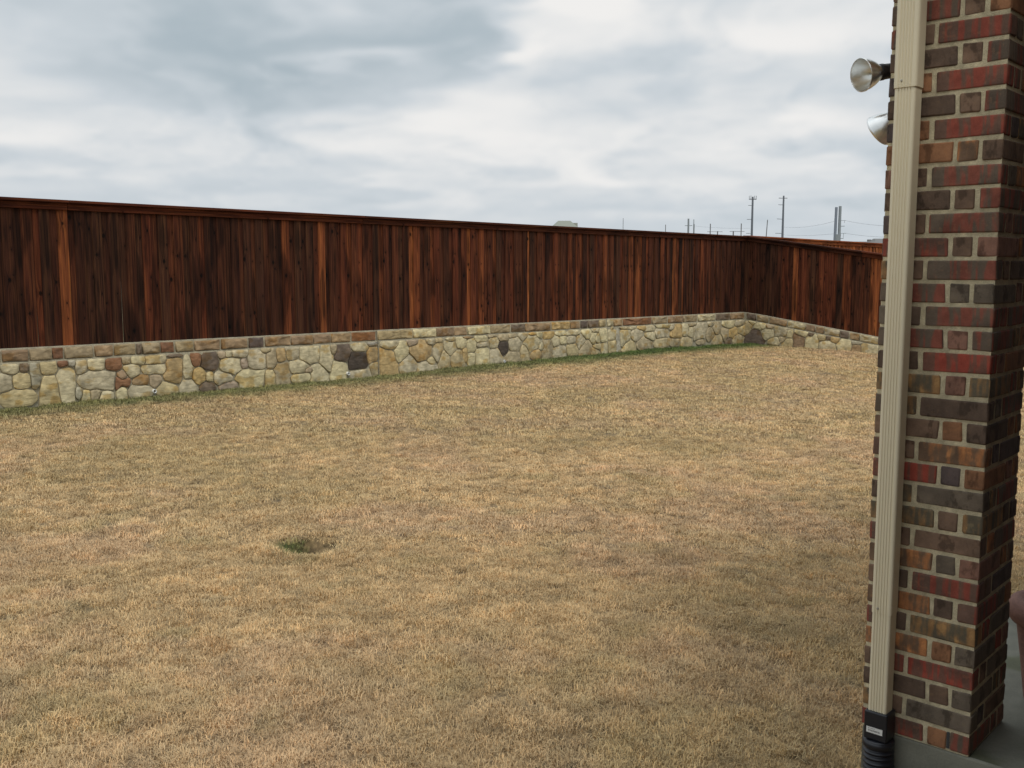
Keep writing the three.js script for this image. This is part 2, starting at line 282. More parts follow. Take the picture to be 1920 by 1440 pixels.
// each panel: pixel origin, then stones [x, y, width, height, tone] in sixths of a pixel
const BACK_STONES = [
  [0, 640, [[110, 300, 190, 150, 'c'], [265, 300, 95, 110, 'b'], [20, 470, 240, 220, 'c'], [240, 445, 220, 180, 't'], [390, 380, 110, 300, 'g'], [190, 620, 420, 150, 't'], [545, 290, 190, 140, 't'], [700, 255, 120, 70, 'r'], [555, 560, 200, 290, 't'], [745, 455, 190, 330, 'c'], [800, 240, 80, 90, 'g'], [905, 290, 120, 170, 'c'], [1085, 265, 190, 130, 'c'], [1260, 260, 180, 130, 'r'], [1085, 430, 410, 200, 'c'], [880, 570, 80, 110, 'g'], [965, 600, 90, 110, 'c'], [1070, 590, 120, 100, 't'], [1180, 610, 120, 90, 'c'], [1370, 420, 130, 160, 'm'], [1370, 570, 90, 140, 'c'], [-190, 330, 300, 200, 'c'], [-180, 520, 260, 170, 't'], [-260, 690, 420, 150, 'c'], [-480, 380, 240, 260, 't'], [-520, 640, 200, 220, 'g'], [-720, 420, 230, 200, 'c'], [-740, 640, 230, 230, 't'], [-960, 520, 240, 300, 'c'], [-960, 760, 240, 160, 't'], [-1200, 470, 240, 200, 'c'], [-1200, 700, 240, 240, 'o']]],
  [200, 620, [[215, 340, 90, 70, 't'], [350, 335, 150, 80, 'c'], [545, 320, 210, 110, 'c'], [280, 450, 160, 140, 'c'], [525, 430, 260, 100, 'c'], [170, 560, 150, 160, 'r'], [390, 560, 170, 120, 'm'], [530, 560, 110, 120, 'p'], [370, 670, 220, 120, 'c'], [690, 650, 190, 120, 't'], [765, 440, 170, 330, 'o'], [765, 280, 170, 50, 'b'], [905, 420, 110, 260, 'c'], [910, 620, 170, 150, 'c'], [990, 320, 110, 140, 'r'], [1030, 510, 150, 160, 'o'], [1160, 345, 170, 190, 'e'], [1150, 520, 80, 120, 't'], [1290, 270, 90, 80, 'p'], [1365, 260, 80, 80, 'c'], [1395, 400, 230, 190, 'c'], [1310, 525, 210, 140, 'c'], [1490, 250, 200, 100, 'c'], [1130, 620, 140, 90, 'b'], [1390, 610, 200, 80, 'p'], [1590, 530, 300, 190, 'c'], [1670, 320, 180, 240, 'c'], [1540, 370, 80, 110, 'p'], [1790, 220, 130, 50, 't']]],
  [500, 600, [[60, 430, 110, 200, 't'], [150, 400, 120, 150, 'o'], [170, 590, 170, 230, 't'], [40, 650, 110, 150, 't'], [285, 370, 140, 150, 'c'], [345, 525, 200, 150, 'c'], [385, 640, 220, 80, 'c'], [465, 560, 90, 60, 'p'], [480, 390, 230, 170, 'c'], [590, 590, 180, 180, 'c'], [660, 440, 130, 300, 'c'], [745, 330, 60, 100, 't'], [855, 385, 160, 170, 'e'], [810, 560, 170, 190, 'c'], [1020, 460, 200, 220, 'd'], [1050, 310, 180, 100, 'c'], [1040, 600, 230, 90, 'c'], [1180, 390, 110, 170, 'o'], [1205, 540, 80, 130, 't'], [1185, 270, 110, 50, 'g'], [1370, 470, 180, 310, 'o'], [1400, 280, 180, 120, 'c'], [1500, 360, 160, 220, 'c'], [1590, 495, 170, 190, 'c'], [1740, 350, 240, 230, 'o'], [1640, 250, 120, 80, 'p'], [1790, 520, 190, 130, 'c'], [1840, 240, 110, 90, 'c']]],
  [800, 580, [[40, 590, 100, 120, 't'], [115, 480, 110, 200, 'c'], [120, 340, 80, 70, 't'], [190, 560, 120, 170, 't'], [275, 330, 100, 80, 'c'], [270, 430, 130, 170, 'c'], [380, 360, 130, 160, 'c'], [340, 540, 130, 170, 't'], [420, 500, 50, 150, 'o'], [500, 400, 110, 150, 'c'], [450, 310, 150, 40, 'p'], [500, 550, 70, 120, 'c'], [600, 320, 150, 110, 'c'], [620, 395, 160, 60, 'c'], [625, 520, 160, 180, 'c'], [740, 290, 110, 60, 't'], [750, 370, 100, 140, 'c'], [770, 520, 140, 160, 'c'], [855, 300, 120, 100, 't'], [855, 440, 100, 150, 'd'], [960, 290, 100, 60, 't'], [990, 390, 130, 150, 'c'], [960, 530, 150, 110, 't'], [1080, 280, 110, 130, 'c'], [1090, 490, 80, 180, 't'], [1180, 370, 180, 170, 'c'], [1185, 265, 90, 60, 'o'], [1265, 270, 80, 110, 'c'], [1235, 500, 100, 90, 'o'], [1360, 280, 120, 100, 'o'], [1290, 420, 60, 90, 'c'], [1350, 440, 120, 180, 't'], [1450, 360, 90, 120, 'c'], [1505, 260, 110, 90, 'c'], [1480, 470, 130, 120, 'c'], [1520, 340, 70, 100, 'c'], [1630, 340, 90, 90, 'c'], [1650, 250, 140, 80, 'c'], [1640, 440, 110, 110, 't'], [1725, 360, 100, 160, 'c'], [1790, 260, 100, 120, 'c'], [1790, 430, 140, 130, 't'], [1880, 330, 90, 130, 'c'], [1890, 460, 90, 110, 't']]],
  [1100, 570, [[90, 280, 80, 70, 'c'], [95, 390, 90, 110, 'c'], [100, 490, 90, 90, 't'], [185, 340, 90, 150, 'c'], [195, 490, 70, 100, 'c'], [275, 350, 70, 120, 'c'], [285, 470, 90, 110, 't'], [285, 260, 80, 40, 't'], [350, 420, 40, 230, 'g'], [430, 260, 110, 60, 't'], [420, 370, 110, 200, 'c'], [520, 260, 90, 50, 'c'], [470, 470, 120, 110, 't'], [560, 340, 110, 140, 'c'], [610, 265, 100, 60, 'o'], [710, 270, 90, 70, 'c'], [640, 430, 140, 110, 't'], [710, 360, 110, 80, 'c'], [830, 330, 130, 100, 'c'], [850, 235, 150, 60, 'c'], [840, 430, 120, 90, 't'], [960, 260, 50, 60, 'c'], [1015, 310, 110, 170, 'o'], [1000, 420, 110, 80, 't'], [1100, 290, 70, 130, 'c'], [1110, 420, 110, 90, 't'], [1165, 320, 60, 100, 'c'], [1190, 220, 100, 50, 't'], [1280, 300, 150, 200, 'c'], [1380, 330, 110, 120, 't'], [1400, 220, 90, 60, 'c'], [1450, 260, 90, 140, 't'], [1280, 420, 90, 50, 't'], [1470, 400, 90, 90, 't'], [1560, 330, 80, 140, 't'], [1600, 230, 120, 100, 'c'], [1640, 320, 120, 120, 'o'], [1590, 410, 70, 60, 'b'], [1700, 220, 90, 60, 'c'], [1690, 380, 100, 100, 't'], [1735, 300, 90, 90, 't']]],
];
const RETURN_STONES = [[1360, 570, [[262, 260, 70, 180, 't'], [330, 365, 160, 150, 'e'], [300, 195, 120, 70, 'c'], [400, 240, 130, 90, 'c'], [480, 330, 140, 110, 'c'], [500, 240, 90, 80, 'p'], [560, 410, 120, 70, 'c'], [640, 310, 180, 110, 'c'], [640, 400, 90, 70, 't'], [700, 430, 120, 80, 't'], [720, 330, 70, 90, 'c'], [830, 410, 120, 140, 'm'], [870, 320, 120, 100, 'c'], [980, 430, 150, 150, 'c'], [965, 345, 60, 50, 'b'], [1090, 380, 100, 70, 't'], [1150, 470, 200, 110, 'c'], [1160, 380, 60, 60, 'b'], [1240, 400, 110, 90, 'o'], [1330, 460, 170, 120, 'c'], [1480, 500, 110, 70, 'm'], [1620, 495, 190, 110, 'c'], [1480, 430, 120, 50, 'g'], [1820, 510, 160, 90, 't'], [2000, 525, 180, 80, 'c'], [2180, 540, 160, 70, 'p']]]];
const BACK_CAPS = [[-70, -2, 'm'], [0, 50, 'm'], [52, 94, 'q'], [95, 116, 'r'], [118, 172, 'q'], [175, 210, 'm'], [212, 253, 'q'], [254, 264, 'b'], [265, 298, 'q'], [300, 325, 'r'], [328, 362, 'q'], [364, 412, 'm'], [414, 464, 'm'], [466, 494, 'e'], [497, 545, 'm'], [546, 587, 'm'], [588, 620, 'm'], [621, 658, 'm'], [660, 705, 'r'], [709, 775, 'q'], [776, 818, 'c'], [819, 852, 'm'], [853, 876, 'm'], [878, 920, 'c'], [921, 957, 'q'], [960, 985, 'b'], [986, 1033, 'm'], [1036, 1070, 'o'], [1071, 1088, 'm'], [1090, 1102, 'e'], [1104, 1123, 'b'], [1124, 1136, 'q'], [1140, 1150, 'c'], [1152, 1168, 'm'], [1170, 1222, 'r'], [1224, 1252, 'q'], [1254, 1281, 'm'], [1283, 1308, 'q'], [1310, 1342, 'c'], [1344, 1368, 'b'], [1370, 1395, 'm']];
const RETURN_CAPS = [[1399, 1417, 'e'], [1419, 1440, 'q'], [1442, 1475, 'm'], [1477, 1510, 'c'], [1511, 1528, 'm'], [1530, 1545, 'm'], [1546, 1575, 'c'], [1576, 1592, 'b'], [1594, 1612, 'm'], [1613, 1650, 'c'], [1652, 1690, 'q'], [1692, 1730, 'c']];

// one stone: an outline on the wall face, chamfered and slightly pillowed
function stoneGeo(poly, depth, seed, uvo, rough = 1) {
  const n = poly.length, pos = [], uv = [], R = rng(seed);
  let cx = 0, cy = 0; for (const p of poly) { cx += p[0]; cy += p[1]; } cx /= n; cy /= n;
  const tilt = [(R() - 0.5) * 0.10, (R() - 0.5) * 0.10];
  const ring = (k, z, wob) => poly.map(([x, y], i) => [lerp(cx, x, k), lerp(cy, y, k), z + (z > -0.02 ? tilt[0] * (x - cx) * k + tilt[1] * (y - cy) * k : 0) + wob * rough * (hash(i, seed, Math.round(k * 100)) - 0.5)]);
  const rings = [ring(1.0, -0.055, 0), ring(1.0, depth * 0.45, 0.005), ring(0.955, depth * 0.92, 0.006), ring(0.55, depth * 1.05, 0.010)];
  const tri = (a, b, c) => { for (const p of [a, b, c]) { pos.push(...p); uv.push(p[0] * 1.3 + uvo, p[1] * 1.3 + uvo * 3.7); } };
  for (let r = 0; r < 3; r++) for (let i = 0; i < n; i++) { const j = (i + 1) % n; tri(rings[r][i], rings[r][j], rings[r + 1][j]); tri(rings[r][i], rings[r + 1][j], rings[r + 1][i]); }
  const top = [cx, cy, depth * 1.12]; for (let i = 0; i < n; i++) tri(rings[3][i], rings[3][(i + 1) % n], top);
  let g = new THREE.BufferGeometry(); g.setAttribute('position', new THREE.Float32BufferAttribute(pos, 3)); g.setAttribute('uv', new THREE.Float32BufferAttribute(uv, 2));
  g = mergeVertices(g, 1e-4); g.computeVertexNormals(); return g;
}
function buildWall(root, panels, at, topY, baseY, x0, x1, joints, seed0) {
  const R = rng(seed0), list = [];
  for (const [ox, oy, arr] of panels) for (const [x, y, w, h, k] of arr) {
    const px = ox + x / 6, py = oy + y / 6, p = at(px, py), q = at(px + w / 12, py), q2 = at(px - w / 12, py), t = at(px, py - h / 12), b = at(px, py + h / 12);
    list.push({ x: p.s, y: p.y, w: Math.abs(q.s - q2.s) / 2, h: Math.abs(t.y - b.y) / 2, k });
  }
  const metric = (o, x, y) => { const a = Math.abs(x - o.x) / o.w, b = Math.abs(y - o.y) / o.h; return (a ** 2.6 + b ** 2.6) ** (1 / 2.6); };
  list.forEach((o, i) => {
    const near = list.filter(q => q !== o && Math.abs(q.x - o.x) < 1.6);
    const poly = [], N = 20, gap = 0.0065;
    for (let a = 0; a < N; a++) {
      const th = (a + 0.15 * (R() - 0.5)) / N * Math.PI * 2, dx = Math.cos(th), dy = Math.sin(th);
      let r = 0.012; const lim = 1.7;
      for (; r < 0.9; r += 0.004) {
        const x = o.x + dx * r, y = o.y + dy * r, m = metric(o, x, y);
        if (m > lim) break;
        let hit = false; for (const q of near) if (metric(q, x, y) < m) { hit = true; break; }
        if (hit) break;
        if (y > topY(x) - 0.185 || y < baseY(x) - 0.10 || x < x0 + 0.01 || x > x1 - 0.006) break;
        let j = false; for (const [jx, jw] of joints) if (Math.sign(x - jx) !== Math.sign(o.x - jx) || Math.abs(x - jx) < jw) j = true;
        if (j) break;
      }
      r = Math.max(0.014, (r - gap) * (1 - 0.05 * R()));
      poly.push([o.x + dx * r, o.y + dy * r]);
    }
    const g = stoneGeo(poly, 0.022 + 0.014 * R(), seed0 + i * 7, R() * 5);
    part('stone', g, stoneMat(o.k, Math.floor(R() * 3)), root);
  });
}
function buildCaps(root, caps, at, topY, seed0) {
  const R = rng(seed0);
  caps.forEach(([a, b, k], i) => {
    const s0 = at(a, 600).s + 0.007, s1 = at(b, 600).s - 0.007, h = 0.165, n = Math.max(2, Math.round((s1 - s0) / 0.09));
    const bot = s => topY(s) - h, top = s => topY(s) - 0.012 - 0.012 * fbm(s * 4, i, 2, 71);
    const poly = []; for (let q = 0; q <= n; q++) { const s = lerp(s0, s1, q / n); poly.push([s + (R() - 0.5) * 0.008, bot(s) + R() * 0.012]); }
    poly.push([s1 + (R() - 0.5) * 0.006, topY(s1) - h * 0.5]);
    for (let q = n; q >= 0; q--) { const s = lerp(s0, s1, q / n); poly.push([s + (R() - 0.5) * 0.008, top(s) - R() * 0.006]); }
    poly.push([s0 + (R() - 0.5) * 0.006, topY(s0) - h * 0.5]);
    const g = stoneGeo(poly, 0.018 + 0.022 * R(), seed0 + i * 13, R() * 7, 3.2); g.translate(0, 0, -0.026);
    part('cap_stone', g, stoneMat(k, Math.floor(R() * 3)), root);
  });
}
// mortar body behind the stones: lower part proud of the cap course
function wallBody(x0, x1, topY, y0, cuts, z0 = 0) {
  const segs = []; let a = x0; for (const [c, w] of cuts) { segs.push([a, c - w]); a = c + w; } segs.push([a, x1]);
  const gs = [];
  for (const [p, q] of segs) {
    const n = Math.max(1, Math.ceil((q - p) / 0.5));
    for (let i = 0; i < n; i++) {
      const u = lerp(p, q, i / n), v = lerp(p, q, (i + 1) / n);
      for (const [zf, zb, lo, hi] of [[z0, -0.16, null, -0.172], [z0 - 0.03, -0.155, -0.18, -0.004]]) {
        const A = [u, lo === null ? y0 : topY(u) + lo], B = [v, lo === null ? y0 : topY(v) + lo], C = [v, topY(v) + hi], D = [u, topY(u) + hi];
        const g = new THREE.BoxGeometry(1, 1, 1).toNonIndexed(), P = g.attributes.position, U = g.attributes.uv;
        for (let k = 0; k < P.count; k++) { const X = P.getX(k) > 0, Y = P.getY(k) > 0, Z = P.getZ(k) > 0, c = Y ? (X ? C : D) : (X ? B : A); P.setXYZ(k, c[0], c[1], Z ? zf : zb); U.setXY(k, c[0] * 2 + (Z ? 0 : 0.3), c[1] * 2 + (Z ? 0 : 0.3)); }
        g.computeVertexNormals(); gs.push(g);
      }
    }
  }
  return mergeGeometries(gs);
}
const backGround = s => groundFit(B0[0] + FD[0] * s, B0[1] + FD[1] * s), retGround = s => groundFit(K[0] + RD[0] * s, K[1] + RD[1] * s);
const J1 = backAt(708.5, 640).s, J2 = backAt(1139, 620).s;
function drainPipe(root, x, y) {
  const g = new THREE.LatheGeometry([[0.021, -0.12], [0.0275, -0.12], [0.0275, 0.045], [0.0265, 0.048], [0.022, 0.048], [0.021, 0.045], [0.021, -0.12]].map(p => new THREE.Vector2(...p)), 18); g.rotateX(Math.PI / 2);
  const p = part('drain_pipe', g, M.pvc, root, [x, y, 0.01]);
  const d = new THREE.CircleGeometry(0.0208, 16); part('pipe_bore', d, M.pipeInside, p, [0, 0, -0.05]);
}
{
  const w = thing('stone_wall', 'long low limestone retaining wall under the back fence, with green grass at its foot', 'stone wall', [B0[0], 0, -B0[1]], BACK_TURN);
  part('mortar_body', wallBody(-3, BL - 0.002, stoneTop, -0.5, [[J1, 0.010], [J2, 0.006]], 0), M.mortarWall, w);
  for (const [j, q] of [[J1, 0.010], [J2, 0.006]]) { const h = stoneTop(j) + 0.45; part('expansion_joint', new THREE.BoxGeometry(q * 2.1, h, 0.1), M.jointGap, w, [j, -0.45 + h / 2 - 0.01, -0.10]); }
  buildWall(w, BACK_STONES, backAt, stoneTop, backGround, -3, BL + 0.02, [[J1, 0.015], [J2, 0.010]], 1001);
  buildCaps(w, BACK_CAPS, backAt, stoneTop, 2001);
  for (const [px, py] of [[287, 733], [650, 700], [943, 677]]) { const p = backAt(px, py); drainPipe(w, p.s, p.y); }
}
{
  const w = thing('stone_wall', 'short limestone wall running down from the corner towards the brick column', 'stone wall', [K[0], 0, -K[1]], RET_TURN);
  const top = s => stoneTop(BL) - retDrop(s);
  part('mortar_body', wallBody(-0.158, 9, top, -0.6, []), M.mortarWall, w);
  buildWall(w, RETURN_STONES, retAt, top, retGround, -0.02, 9, [], 3001);
  buildCaps(w, RETURN_CAPS, retAt, top, 4001);
}

// ------------------------------------------------------------------ timber fences
const PLANK = [[0.052, 0.023, 0.013], [0.072, 0.030, 0.016], [0.098, 0.038, 0.019], [0.125, 0.044, 0.021], [0.066, 0.033, 0.019], [0.17, 0.062, 0.026], [0.25, 0.098, 0.037], [0.32, 0.135, 0.052]];
const plankMat = PLANK.map(c => std({ color: RGB(...c.map(v => v * 1.45)), map: texWood, bumpMap: bumpWood, bumpScale: 0.003, roughness: 0.9, specularIntensity: 0.35 }));
const newPlank = [[0.42, 0.165, 0.06], [0.50, 0.20, 0.075], [0.38, 0.135, 0.05]].map(c => std({ color: RGB(...c.map(v => v * 1.3)), map: texWood, bumpMap: bumpWood, bumpScale: 0.003, roughness: 0.9, specularIntensity: 0.35 }));
function plankGeo(w, h, t, col, voff) {                       // chamfered plank standing on y = 0, face at z = 0
  const c = 0.004, sec = [[-w / 2, -t], [-w / 2, -c], [-w / 2 + c, 0], [w / 2 - c, 0], [w / 2, -c], [w / 2, -t]];
  const pos = [], uv = [];
  const T = (a, b, d) => { for (const [x, y, z] of [a, b, d]) { pos.push(x, y, z); uv.push((col + 0.5 + x / 0.15) / 8, (y / 2.24) + voff); } };
  for (let i = 0; i < 6; i++) { const p = sec[i], q = sec[(i + 1) % 6]; const a = [q[0], 0, q[1]], b = [p[0], 0, p[1]], d = [p[0], h, p[1]], e = [q[0], h, q[1]]; T(b, a, e); T(b, e, d); }
  for (const y of [0, h]) for (let i = 1; i < 5; i++) { const P = k => [sec[k][0], y, sec[k][1]]; y ? T(P(0), P(i), P(i + 1)) : T(P(0), P(i + 1), P(i)); }
  const g = new THREE.BufferGeometry(); g.setAttribute('position', new THREE.Float32BufferAttribute(pos, 3)); g.setAttribute('uv', new THREE.Float32BufferAttribute(uv, 2)); g.computeVertexNormals(); return g;
}
const plankCache = {};
function plank(w, h, R) { const col = Math.floor(R() * 8), vo = Math.floor(R() * 3) / 3, key = [w, h, col, vo].join(); return plankCache[key] || (plankCache[key] = plankGeo(w, h, 0.016, col, vo)); }
function railGeo(L, h, t) { const g = new RoundedBoxGeometry(L, h, t, 1, 0.005), U = g.attributes.uv, P = g.attributes.position, N = g.attributes.normal; for (let i = 0; i < U.count; i++) U.setXY(i, ((Math.abs(N.getY(i)) > 0.7 ? P.getZ(i) : P.getY(i)) / 0.15 + 0.5 + 2 * (L % 1)) / 8, P.getX(i) / 2.24 + L * 3.1); return g; }
const LIP = 0.125;
function fenceRun(root, x0, x1, topY, botY, slope, R, mats, tones, slits, seams, zFace, lower) {
  let x = x0, front = true;
  while (x < x1) {
    const w = front ? [0.140, 0.135, 0.127][Math.floor(R() * 3)] : [0.10, 0.09, 0.075][Math.floor(R() * 3)];
    const gapped = !front && slits.find(q => !q[1] && Math.abs(q[0] - x) < 0.13);
    const board = front ? w : 0.14, cx = x + w / 2 + (gapped ? (0.14 - w) / 2 + 0.0165 : 0); if (gapped) gapped[1] = 1;
    const top = topY(cx) - 0.015, bot = botY(cx) - lower, h = Math.round((top - bot) * 50) / 50;
    let tone = tones(cx, front, R);
    const m = part('board', plank(board, h, R), mats[tone], root, [cx + (R() - 0.5) * 0.006, top - h, zFace + (front ? 0.0 : -0.0175) + (R() - 0.5) * 0.004], [0, (R() - 0.5) * 0.02, gapped ? 0.0035 : (R() - 0.5) * 0.004]);
    x += w; front = !front;
  }
  let a = x0; for (const sx of [...seams, x1]) {
    const L = (sx - a) - 0.004, mid = (sx + a) / 2, ang = Math.atan(slope), Ls = L / Math.cos(ang), y = topY(mid), k = 1 + Math.floor(R() * 4);
    const mt = mats[Math.min(mats.length - 1, k)];
    part('cap_rail', railGeo(Ls, 0.036, 0.14), mt, root, [mid, y - 0.018, zFace + 0.014], [0, 0, ang]);
    part('fascia_board', railGeo(Ls, 0.088, 0.02), mt, root, [mid, y - 0.0365 - 0.0445, zFace + 0.016], [0, 0, ang]);
    a = sx;
  }
}
{
  const w = thing('wooden_fence', 'long dark red stained board fence standing on the back stone wall', 'wooden fence', [B0[0], 0, -B0[1]], BACK_TURN);
  const bright = [[122, 141, 6], [78, 93, 3], [225, 240, 3], [545, 552, 5], [606, 622, 6], [678, 688, 3], [716, 732, 5], [773, 786, 6], [820, 832, 3], [882, 890, 6], [930, 938, 5], [997, 1007, 7], [1040, 1050, 3], [1088, 1094, 5], [1137, 1146, 5], [1196, 1206, 6], [1243, 1252, 5], [1266, 1275, 6], [1286, 1292, 6], [1318, 1324, 5], [1345, 1352, 5]].map(([a, b, t]) => [(backAt(a, 520).s + backAt(b, 520).s) / 2, t]);
  const tones = (x, front, R) => { const q = bright.find(b => Math.abs(b[0] - x) < 0.062); if (q && !q[2]) { q[2] = 1; return q[1]; } const far = x / BL, r = R(); const o = far > 0.3 ? [0, 1, 1, 2, 2, 3, 4, 3, 2, 5] : [0, 1, 1, 4, 0, 2, 4, 2, 1, 3]; let k = o[Math.floor(r * 10)]; if (x > BL - 1.2) k = Math.min(k, 1); return k; };
  const seams = [133, 686, 1048, 1188].map(p => backAt(p, 420).s);
  fenceRun(w, -3, BL + 0.11, fenceTop, stoneTop, (fenceTop(BL) - fenceTop(0)) / BL, rng(51), plankMat, tones, [74, 225, 497].map(p => [backAt(p, 500).s]), seams, -0.10, 0.04);
}
{
  const w = thing('wooden_fence', 'dark red board fence stepping down beside the brick column, right of the corner', 'wooden fence', [K[0], 0, -K[1]], RET_TURN);
  const top = s => fenceTop(BL) - retDrop(s), bot = s => stoneTop(BL) - retDrop(s);
  const br = [[1480, 1493, 6], [1532, 1540, 3], [1578, 1584, 5], [1630, 1640, 6], [1641, 1653, 6]].map(([a, b, t]) => [(retAt(a, 540).s + retAt(b, 540).s) / 2, t]);
  const tones = (x, front, R) => { const q = br.find(b => Math.abs(b[0] - x) < 0.09); if (q) return q[1]; if (x < 0.9) return [0, 1, 4][Math.floor(R() * 3)]; return [1, 2, 2, 3, 1, 3, 4][Math.floor(R() * 7)]; };
  fenceRun(w, -0.13, 7.5, top, bot, -0.132, rng(61), plankMat, tones, [], [2.9, 5.3], -0.10, 0.06);
}
{
  const w = thing('wooden_fence', 'newer orange cedar fence seen over the top of the right fence', 'wooden fence', [K[0], 0, -K[1]], BACK_TURN);
  const top = s => fenceTop(BL) - 0.012 * s + 0.02, bot = s => stoneTop(BL) - 0.02 * s - 0.2;
  fenceRun(w, 0.2, 14, top, bot, -0.012, rng(71), newPlank, (x, f, R) => Math.floor(R() * 3), [], [2.6, 5, 7.4, 9.8, 12.2], -0.16, 0.1);
}

// ------------------------------------------------------------------ brick column
const C0 = [1.566, 3.295], COL_TURN = -42 * Math.PI / 180, SLAB = EYE - 1.69, CW = 0.38, COURSE = 0.0773, ST = 0.223, HD = 0.066, JT = 0.0125;
function brickGeo(L, v) {
  const g0 = new RoundedBoxGeometry(L, 0.066, HD, 3, 0.007); g0.deleteAttribute('uv'); g0.deleteAttribute('normal');
  let g = mergeVertices(g0, 1e-5); const P = g.attributes.position;
  for (let i = 0; i < P.count; i++) {
    const x = P.getX(i), y = P.getY(i), z = P.getZ(i), q = 0.0070;
    const n = s => fbm((x + z * 1.7) * 95 + s * 9 + v * 13, (y + z * 0.6) * 90 + s * 5, 2, 700 + v) - 0.5;
    P.setXYZ(i, x + n(1) * q, y + n(2) * q * 0.8, z + n(3) * q * 0.7);
  }
  g.computeVertexNormals();
  const N = g.attributes.normal, uv = []; for (let i = 0; i < P.count; i++) { const ax = Math.abs(N.getX(i)), az = Math.abs(N.getZ(i)); uv.push(((ax > az ? P.getZ(i) + 0.2 : P.getX(i)) + v * 0.213) * 2, (P.getY(i) + v * 0.137) * 2); }
  g.setAttribute('uv', new THREE.Float32BufferAttribute(uv, 2)); return g;
}
const BG = { s: [0, 1, 2, 3, 4, 5].map(v => brickGeo(ST, v)), h: [0, 1, 2, 3, 4, 5].map(v => brickGeo(HD, v + 6)) };
const BT = {                                  // tone, skin
  k: [[0.185, 0.128, 0.096], 0], n: [[0.265, 0.175, 0.124], 0], g: [[0.225, 0.185, 0.145], 0], r: [[0.37, 0.155, 0.105], 1], R: [[0.45, 0.15, 0.10], 1], w: [[0.34, 0.185, 0.128], 1], p: [[0.37, 0.20, 0.15], 0], o: [[0.50, 0.26, 0.135], 2], O: [[0.44, 0.22, 0.115], 0], y: [[0.36, 0.25, 0.14], 2], v: [[0.155, 0.12, 0.12], 0],
};
const brickMat = {}; for (const k in BT) brickMat[k] = std({ color: RGB(...BT[k][0].map(v => v * 1.3)), map: texBrick[BT[k][1]], bumpMap: bumpBrick, bumpScale: 0.004, roughness: 0.88 });
// front face tones from the lowest course up: left to right as seen (courses alternate)
const COURSES = ['rOk', 'ng', 'knn', 'wR', 'oOn', 'ky', 'okw', 'kr', 'ogn', 'nn', 'yng', 'yg', 'Rvv', 'no', 'nOw', 'yk', 'ypp', 'kR', 'wpp', 'kw', 'wgg', 'nw', 'rng', 'nw', 'knn', 'nw', 'Oon', 'Or', 'knk', 'Or', 'kng', 'nr', 'wng', 'nr', 'knn', 'Or'];
{
  const c = thing('brick_column', 'mixed red and brown brick column at the right edge, carrying the downspout', 'brick column', [C0[0], SLAB, -C0[1]], COL_TURN);
  const H = COURSES.length * COURSE, core = new THREE.BoxGeometry(CW - 0.008, H, CW - 0.008), U = core.attributes.uv; for (let i = 0; i < U.count; i++) U.setXY(i, U.getX(i) * 1.4, U.getY(i) * 9);
  part('mortar_core', core, M.mortarBrick, c, [-CW / 2, H / 2, -CW / 2]);
  const R = rng(909), tonesAny = 'knngrwwpoOyv'.split('');
  COURSES.forEach((str, i) => {
    const y = i * COURSE + COURSE / 2 - 0.001, B = str.length === 2;       // B: long brick at the right corner of the front
    for (let f = 0; f < 4; f++) {                                            // f = 0 front, 1 right, 2 back, 3 left
      const holder = (x, kind, k) => {                                       // x measured from that face's right end
        const L = kind === 's' ? ST : HD, lx = CW / 2 - x - L / 2, lz = CW / 2 - HD / 2, th = f * Math.PI / 2;
        const px = lx * Math.cos(th) + lz * Math.sin(th) - CW / 2, pz = -lx * Math.sin(th) + lz * Math.cos(th) - CW / 2;
        const v = Math.floor(R() * 6);
        part('brick', BG[kind][v], brickMat[k], c, [px + (R() - 0.5) * 0.002, y + (R() - 0.5) * 0.003, pz + (R() - 0.5) * 0.002], [(R() - 0.5) * 0.01, th + (R() > 0.5 && kind === 's' ? 0 : 0) + (R() - 0.5) * 0.012, (R() - 0.5) * 0.008]);
      };
      const any = () => tonesAny[Math.floor(R() * tonesAny.length)];
      const t = f === 0 ? str : null;
      if (B) { holder(0, 's', t ? t[1] : any()); holder(ST + JT, 'h', t ? t[0] : any()); }
      else { holder(HD + JT, 'h', t ? t[1] : any()); holder(2 * (HD + JT), 's', t ? t[0] : any()); }
    }
  });
  const gap = part('weep_hole', new RoundedBoxGeometry(0.011, 0.06, 0.02, 1, 0.002), M.jointGap, c, [-HD - JT / 2, COURSE / 2, -0.0115]);
}
